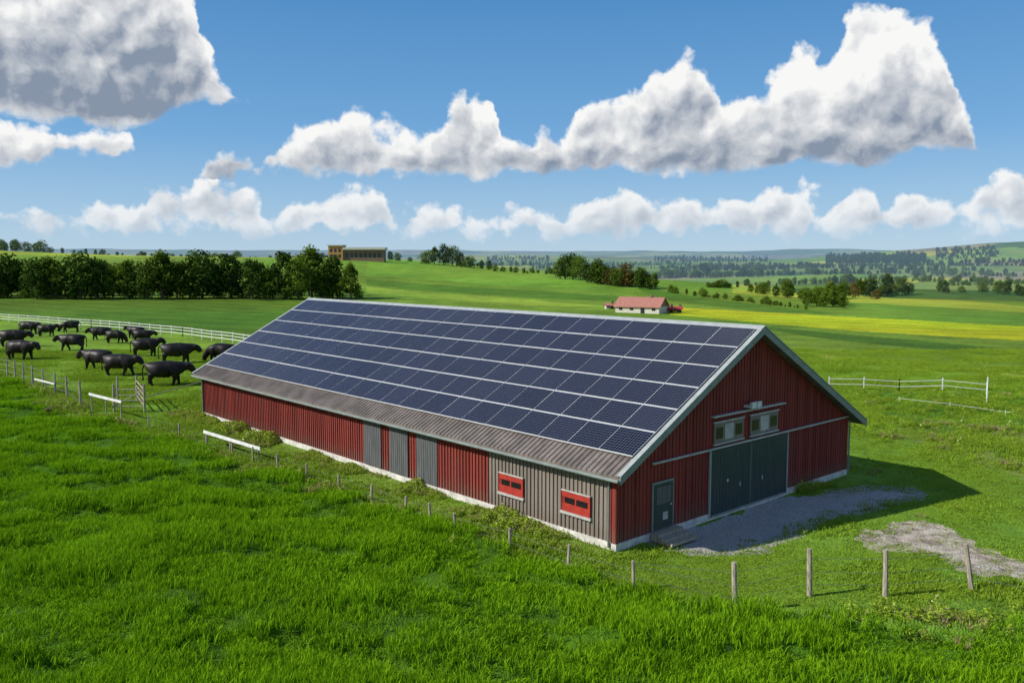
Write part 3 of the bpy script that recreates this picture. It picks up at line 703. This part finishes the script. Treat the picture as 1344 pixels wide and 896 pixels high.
board('white_rail',(268,585),(342,607),.85,.75,.20);board('white_rail',(118,541),(160,551),1.4,1.3,.20);board('white_rail',(46,512),(72,519),1.0,1.0,.14)
def railfence(name,pts,step,h,rails,r=.06,rr=.04):
    g=MB();P=[locate(*p) for p in pts]
    for a,b in zip(P[:-1],P[1:]):
        d=(b-a).length;n=max(1,int(d/step));prev=None
        for i in range(n+1):
            q=a.lerp(b,i/n);q.z=float(terr(q.x,q.y));g.box((q.x-r,q.y-r,q.z-.2),(q.x+r,q.y+r,q.z+h))
            if prev is not None:
                for z in rails: 
                    A=prev+Vector((0,0,z));B=q+Vector((0,0,z));w=Vector((0,0,rr*2.4));nn=Vector((-(B-A).y,(B-A).x,0)).normalized()*.02-Vector((0,r+.03,0))
                    nb=nn+Vector((0,.04,0));g.hexa([A+nn,B+nn,B+nb,A+nb],[A+nn+w,B+nn+w,B+nb+w,A+nb+w])
            prev=q
    return g.obj(name,WHITE)
railfence('white_fence',[(-200,410),(0,422),(120,431),(240,442),(335,455)],3.2,1.7,(.55,1.05,1.5),.06,.04)
railfence('white_fence',[(1088,510),(1180,514),(1295,518)],3.0,1.2,(.45,.95),.04,.02)
g=MB();p=locate(1295,530);post(g,p,2.3,.06);g.obj('fence_post',WHITE)
railfence('white_fence',[(1180,528),(1400,548)],3.2,.5,(.35,),.02,.008)
# ------------------------------------------------------------ cows
HIDE,T=newmat('cow_hide');tc=T.n('ShaderNodeTexCoord');n=T.noise(tc.outputs['Object'],2.5,4);c=T.mix(n.outputs[0],(.005,.004,.004),(.018,.013,.011))
oi=T.n('ShaderNodeObjectInfo');c=T.mix(T.mr(oi.outputs['Random'],.85,.95,0,.5),c,(.05,.022,.010))
finish(T,principled(T,c,.48,0,.28),False)
def cowmesh(name,head,stride):
    V=[];E=[];Rr=[]
    def add(p,r,par=None):
        V.append(p);Rr.append(r);i=len(V)-1
        if par is not None:E.append((par,i))
        return i
    # skin radii are inflated ~15% because subdivision pulls the surface in
    r0=add((-.58,0,1.05),(.44,.46));lo=add((-.15,0,1.00),(.50,.52),r0);ch=add((.28,0,.98),(.48,.54),lo);sh=add((.60,0,1.06),(.37,.46),ch)
    ru=add((-.90,0,1.14),(.34,.34),r0)
    if head=='up': pts=[((.84,0,1.20),.32),((1.02,0,1.32),.25),((1.17,0,1.42),.21),((1.29,0,1.30),.215),((1.42,0,1.12),.165),((1.48,0,1.03),.17)]
    elif head=='level': pts=[((.86,0,1.12),.33),((1.06,0,1.18),.26),((1.23,0,1.22),.21),((1.34,0,1.08),.215),((1.46,0,.90),.165),((1.51,0,.82),.17)]
    else: pts=[((.82,0,.98),.32),((.98,0,.76),.25),((1.12,0,.58),.21),((1.18,0,.44),.21),((1.24,0,.24),.165),((1.26,0,.16),.16)]
    k=sh;idx=[]
    for p,r in pts: k=add(p,(r*.78,r),k);idx.append(k)
    pc=V[idx[2]]
    for s in(-1,1):
        a=add((pc[0]-.03,s*.18,pc[2]+.07),(.06,.04),idx[2]);add((pc[0]-.07,s*.36,pc[2]+.03),(.08,.03),a)
    t=add((-1.10,0,1.30),(.055,.055),ru);t=add((-1.20,0,1.0),(.035,.035),t);t=add((-1.19,0,.62),(.03,.03),t);add((-1.18,0,.38),(.06,.06),t)
    for s in(-1,1):
        d=stride*s
        a=add((.52,s*.26,.74),(.19,.20),sh);a=add((.55+d*.4,s*.25,.44),(.105,.105),a);a=add((.52+d,s*.25,.15),(.072,.072),a);add((.55+d,s*.25,.04),(.092,.092),a)
        d=-stride*s
        a=add((-.62,s*.28,.78),(.25,.27),r0);a=add((-.86+d*.5,s*.26,.48),(.105,.125),a);a=add((-.80+d,s*.26,.15),(.072,.08),a);add((-.76+d,s*.26,.04),(.092,.092),a)
    add((-.36,0,.62),(.18,.18),r0)
    me=bpy.data.meshes.new(name);me.from_pydata(V,E,[]);o=bpy.data.objects.new(name,me);S.collection.objects.link(o)
    bpy.context.view_layer.objects.active=o
    md=o.modifiers.new('skin','SKIN');md.use_smooth_shade=True
    for i,r in enumerate(Rr): me.skin_vertices[0].data[i].radius=r
    me.skin_vertices[0].data[0].use_root=True
    sb=o.modifiers.new('sub','SUBSURF');sb.levels=2;sb.render_levels=2
    dg=bpy.context.evaluated_depsgraph_get();res=bpy.data.meshes.new_from_object(o.evaluated_get(dg))
    for p in res.polygons:p.use_smooth=True
    zmin=min(v.co.z for v in res.vertices);print(name,'size',[round(max(v.co[i] for v in res.vertices)-min(v.co[i] for v in res.vertices),2) for i in range(3)])
    for v in res.vertices: v.co.z-=zmin
    bpy.data.objects.remove(o);res.materials.clear();res.materials.append(HIDE);res.name=name
    return res
CM={'u':cowmesh('cow_up','up',.06),'l':cowmesh('cow_level','level',.12),'g':cowmesh('cow_graze','down',.1),'w':cowmesh('cow_walk','level',.2)}
COWS=[(38,438,0,'l',33),(62,441,5,'u',30),(92,436,190,'g',30),(132,446,185,'l',34),(152,450,0,'g',34),(178,444,170,'u',30),(188,449,10,'l',30),
(18,455,0,'l',46),(28,472,-5,'l',52),(95,460,175,'w',44),(192,467,-5,'u',46),(128,485,180,'l',54),(158,493,-12,'w',58),(233,477,5,'l',60),(218,506,0,'l',66),(290,475,180,'g',50),(-30,462,10,'g',46),(-70,446,0,'l',36)]
for px,py,yaw,k,lp in COWS:
    p=locate(px,py);o=bpy.data.objects.new('cow',CM[k]);S.collection.objects.link(o);s=lp/1134*p.y/2.75
    s=min(max(s,1.4),1.8)
    o.location=(p.x,p.y,p.z-.02);o.rotation_euler=(0,0,math.radians(yaw+random.uniform(-14,14)));o.scale=(s,s,s*.98)
# ------------------------------------------------------------ SKY
wd=bpy.data.worlds.new('sky');S.world=wd;wd.use_nodes=True;nt=wd.node_tree;nt.nodes.clear();T=NT(nt)
def pe(px,py):
    d=ray(px,py);return math.atan2(d.x,d.y),math.atan2(d.z,math.hypot(d.x,d.y))
tcw=T.n('ShaderNodeTexCoord');sx=T.n('ShaderNodeSeparateXYZ');nt.links.new(tcw.outputs['Generated'],sx.inputs[0])
azn=T.m('ARCTAN2',sx.outputs[0],sx.outputs[1]);eln=T.m('ARCSINE',sx.outputs[2])
cb=T.n('ShaderNodeCombineXYZ');T.put(cb.inputs[0],azn);T.put(cb.inputs[1],eln);PP=cb.outputs[0]
wn=T.noise(PP,15,4,.6,'2D');PW=T.v('ADD',PP,T.v('SCALE',T.v('SUBTRACT',wn.outputs['Color'],(.5,.5,.5)),scale=.034))
sp=T.n('ShaderNodeSeparateXYZ');nt.links.new(PW,sp.inputs[0]);AZW,ELW=sp.outputs[0],sp.outputs[1]
u01=T.m('MULTIPLY_ADD',AZW,1/1.5,.5,clamp=True)
def curve(pts):
    nd=T.n('ShaderNodeFloatCurve');c=nd.mapping.curves[0];nd.mapping.use_clip=False
    q=[]
    for px,py in pts:
        a,e_=pe(px,py);q.append((min(1,max(0,a/1.5+.5)),e_*2.2+.1))
    q.sort()
    while len(c.points)>2: c.points.remove(c.points[-1])
    c.points[0].location=(0.0,q[0][1]);c.points[1].location=(1.0,q[-1][1])
    for x_,y_ in q: c.points.new(x_,y_)
    nd.mapping.update();T.put(nd.inputs[1],u01)
    return T.m('MULTIPLY_ADD',nd.outputs[0],1/2.2,-.1/2.2)
topB=curve([(235,262),(252,232),(268,203),(288,188),(312,190),(330,203),(350,190),(375,166),(402,155),(432,146),(462,140),(490,148),(515,162),(545,168),(568,156),(590,125),(615,108),(643,112),(660,145),(676,182),(692,176),(712,160),(740,162),(760,138),(785,114),(815,120),(840,108),(868,76),(900,70),(930,90),(955,120),(978,126),(1000,105),(1030,75),(1055,46),(1085,58),(1105,30),(1130,5),(1165,-14),(1200,-4),(1225,30),(1243,80),(1258,120),(1275,155),(1292,190),(1312,215),(1330,250)])
botB=curve([(235,238),(400,237),(560,242),(660,236),(760,232),(900,236),(1020,228),(1150,218),(1250,202),(1320,196)])
topA=curve([(-150,-180),(150,-90),(220,-50),(248,-5),(266,45),(284,82),(304,108),(326,124),(345,150)])
botA=curve([(-150,156),(0,160),(60,166),(120,168),(190,168),(235,158),(275,147),(315,138),(340,134)])
topC=curve([(-150,155),(0,146),(40,152),(90,164),(130,162),(160,176),(178,205),(200,260)])
botC=curve([(-150,228),(0,226),(80,220),(170,210)])
topD=curve([(-150,262),(0,258),(60,264),(110,256),(150,246),(170,268),(185,252),(215,236),(250,230),(290,232),(330,252),(357,284),(374,278),(400,252),(430,245),(470,240),(500,252),(520,276),(560,272),(600,264),(650,280),(700,264),(750,270),(790,256),(830,250),(860,262),(900,256),(950,254),(1000,250),(1050,234),(1085,262),(1110,242),(1135,231),(1165,256),(1200,247),(1240,254),(1280,249),(1300,231),(1344,220),(1450,232)])
def cl(top,bot,k,kb=1.25,add=0.):
    a=T.m('SUBTRACT',top,ELW);b=T.m('SUBTRACT',ELW,bot)
    d=T.m('SMOOTH_MIN',T.m('MULTIPLY_ADD',a,k,add),T.m('MULTIPLY',b,k*kb),.10)
    h=T.m('DIVIDE',b,T.m('MAXIMUM',T.m('ADD',a,b),.02),clamp=True)
    return d,h
dB,hB=cl(topB,botB,20,1.5,.04);dA,hA=cl(topA,botA,20,1.5,.06);dC,hC=cl(topC,botC,20,1.5,.10);dD,hD=cl(topD,.022,20,1.0,.08)
ob=T.noise(PW,3.2,2,.5,'2D');oc=T.m('MULTIPLY',T.m('SUBTRACT',ob.outputs[0],.57),4.)
out_=T.m('MAXIMUM',T.mr(T.m('ABSOLUTE',AZW),.60,.8),T.mr(ELW,.36,.48))
oc=T.m('SUBTRACT',T.m('MULTIPLY',T.m('ADD',oc,1),out_),1.0)
def pick(d1,h1,d2,h2):
    g_=T.m('GREATER_THAN',d1,d2);return T.m('MAXIMUM',d1,d2),T.m('ADD',T.m('MULTIPLY',h1,g_),T.m('MULTIPLY',h2,T.m('SUBTRACT',1.0,g_)))
d,h=pick(dB,hB,dA,T.m('MULTIPLY',hA,.9));d,h=pick(d,h,dC,hC);d,h=pick(d,h,dD,T.m('MULTIPLY_ADD',hD,.7,.22));d,h=pick(d,h,oc,.5)
grp=bpy.data.node_groups.new('cloud_puffs','ShaderNodeTree')
grp.interface.new_socket('p',in_out='INPUT',socket_type='NodeSocketVector');grp.interface.new_socket('d',in_out='OUTPUT',socket_type='NodeSocketFloat')
G=NT(grp);gi=G.n('NodeGroupInput')
vo=G.n('ShaderNodeTexVoronoi',feature='F1',voronoi_dimensions='2D');G.put(vo.inputs['Vector'],gi.outputs[0]);vo.inputs['Scale'].default_value=19;vo.inputs['Detail'].default_value=2.5;vo.inputs['Roughness'].default_value=.5
fn=G.noise(gi.outputs[0],34,5,.62,'2D')
e_=G.m('ADD',G.m('MULTIPLY',G.m('SUBTRACT',.42,vo.outputs['Distance']),.55),G.m('MULTIPLY',G.m('SUBTRACT',fn.outputs[0],.5),.6))
g2=G.n('NodeGroupOutput');grp.links.new(e_,g2.inputs[0])
def puff(v):
    n=T.n('ShaderNodeGroup');n.node_tree=grp;T.put(n.inputs[0],v);return n.outputs[0]
PQ=T.v('ADD',PP,T.v('SCALE',T.v('SUBTRACT',wn.outputs['Color'],(.5,.5,.5)),scale=.020))
E0=puff(PQ);E1=puff(T.v('ADD',PQ,(-.009,.011,0)))
D0=T.m('ADD',d,T.m('MULTIPLY',E0,T.mr(h,0,.35,.55,1.0)))
alpha=T.mr(D0,-.02,.24)
soft=T.noise(PW,7,3,.5,'2D')
lit=T.m('ADD',T.mr(h,.0,.80,-.04,.88,smooth=False),T.m('MULTIPLY',T.m('SUBTRACT',E0,E1),1.15))
lit=T.m('ADD',lit,T.m('MULTIPLY',T.m('SUBTRACT',soft.outputs[0],.5),1.1))
lit=T.m('ADD',lit,T.mr(D0,.0,.5,.36,0),clamp=True)
cc=T.mix(lit,(.26,.32,.42),(1.0,1.0,.99))
sky=T.n('ShaderNodeTexSky',sky_type='NISHITA');sky.sun_disc=False;sky.sun_elevation=SUN_EL;sky.sun_rotation=math.atan2(-tr.x,-tr.y);sky.altitude=200;sky.air_density=1.0;sky.dust_density=.2;sky.ozone_density=2.5
sk=T.v('SCALE',sky.outputs[0],scale=.10)
cr=T.n('ShaderNodeValToRGB');T.put(cr.inputs[0],T.m('MULTIPLY',eln,2.5,clamp=True))
els=cr.color_ramp.elements
for i,(p_,c_) in enumerate(((0,(.50,.69,.87)),(.12,(.38,.61,.86)),(.35,(.17,.43,.78)),(.75,(.070,.28,.63)),(1,(.035,.16,.45)))):
    e_=els[i] if i<2 else els.new(p_)
    e_.position=p_;e_.color=c_+(1,)
skc=T.mix(.18,cr.outputs[0],sk)
cc=T.mix(T.mr(eln,.02,.12,.42,0),cc,(.62,.74,.87))
al=T.m('MULTIPLY',alpha,T.mr(eln,.010,.05,.1,1))
fin=T.mix(al,skc,cc)
bg=T.n('ShaderNodeBackground');T.put(bg.inputs[0],fin);bg.inputs[1].default_value=.94
ow=T.n('ShaderNodeOutputWorld');nt.links.new(bg.outputs[0],ow.inputs[0])
print('objects',len(S.objects))
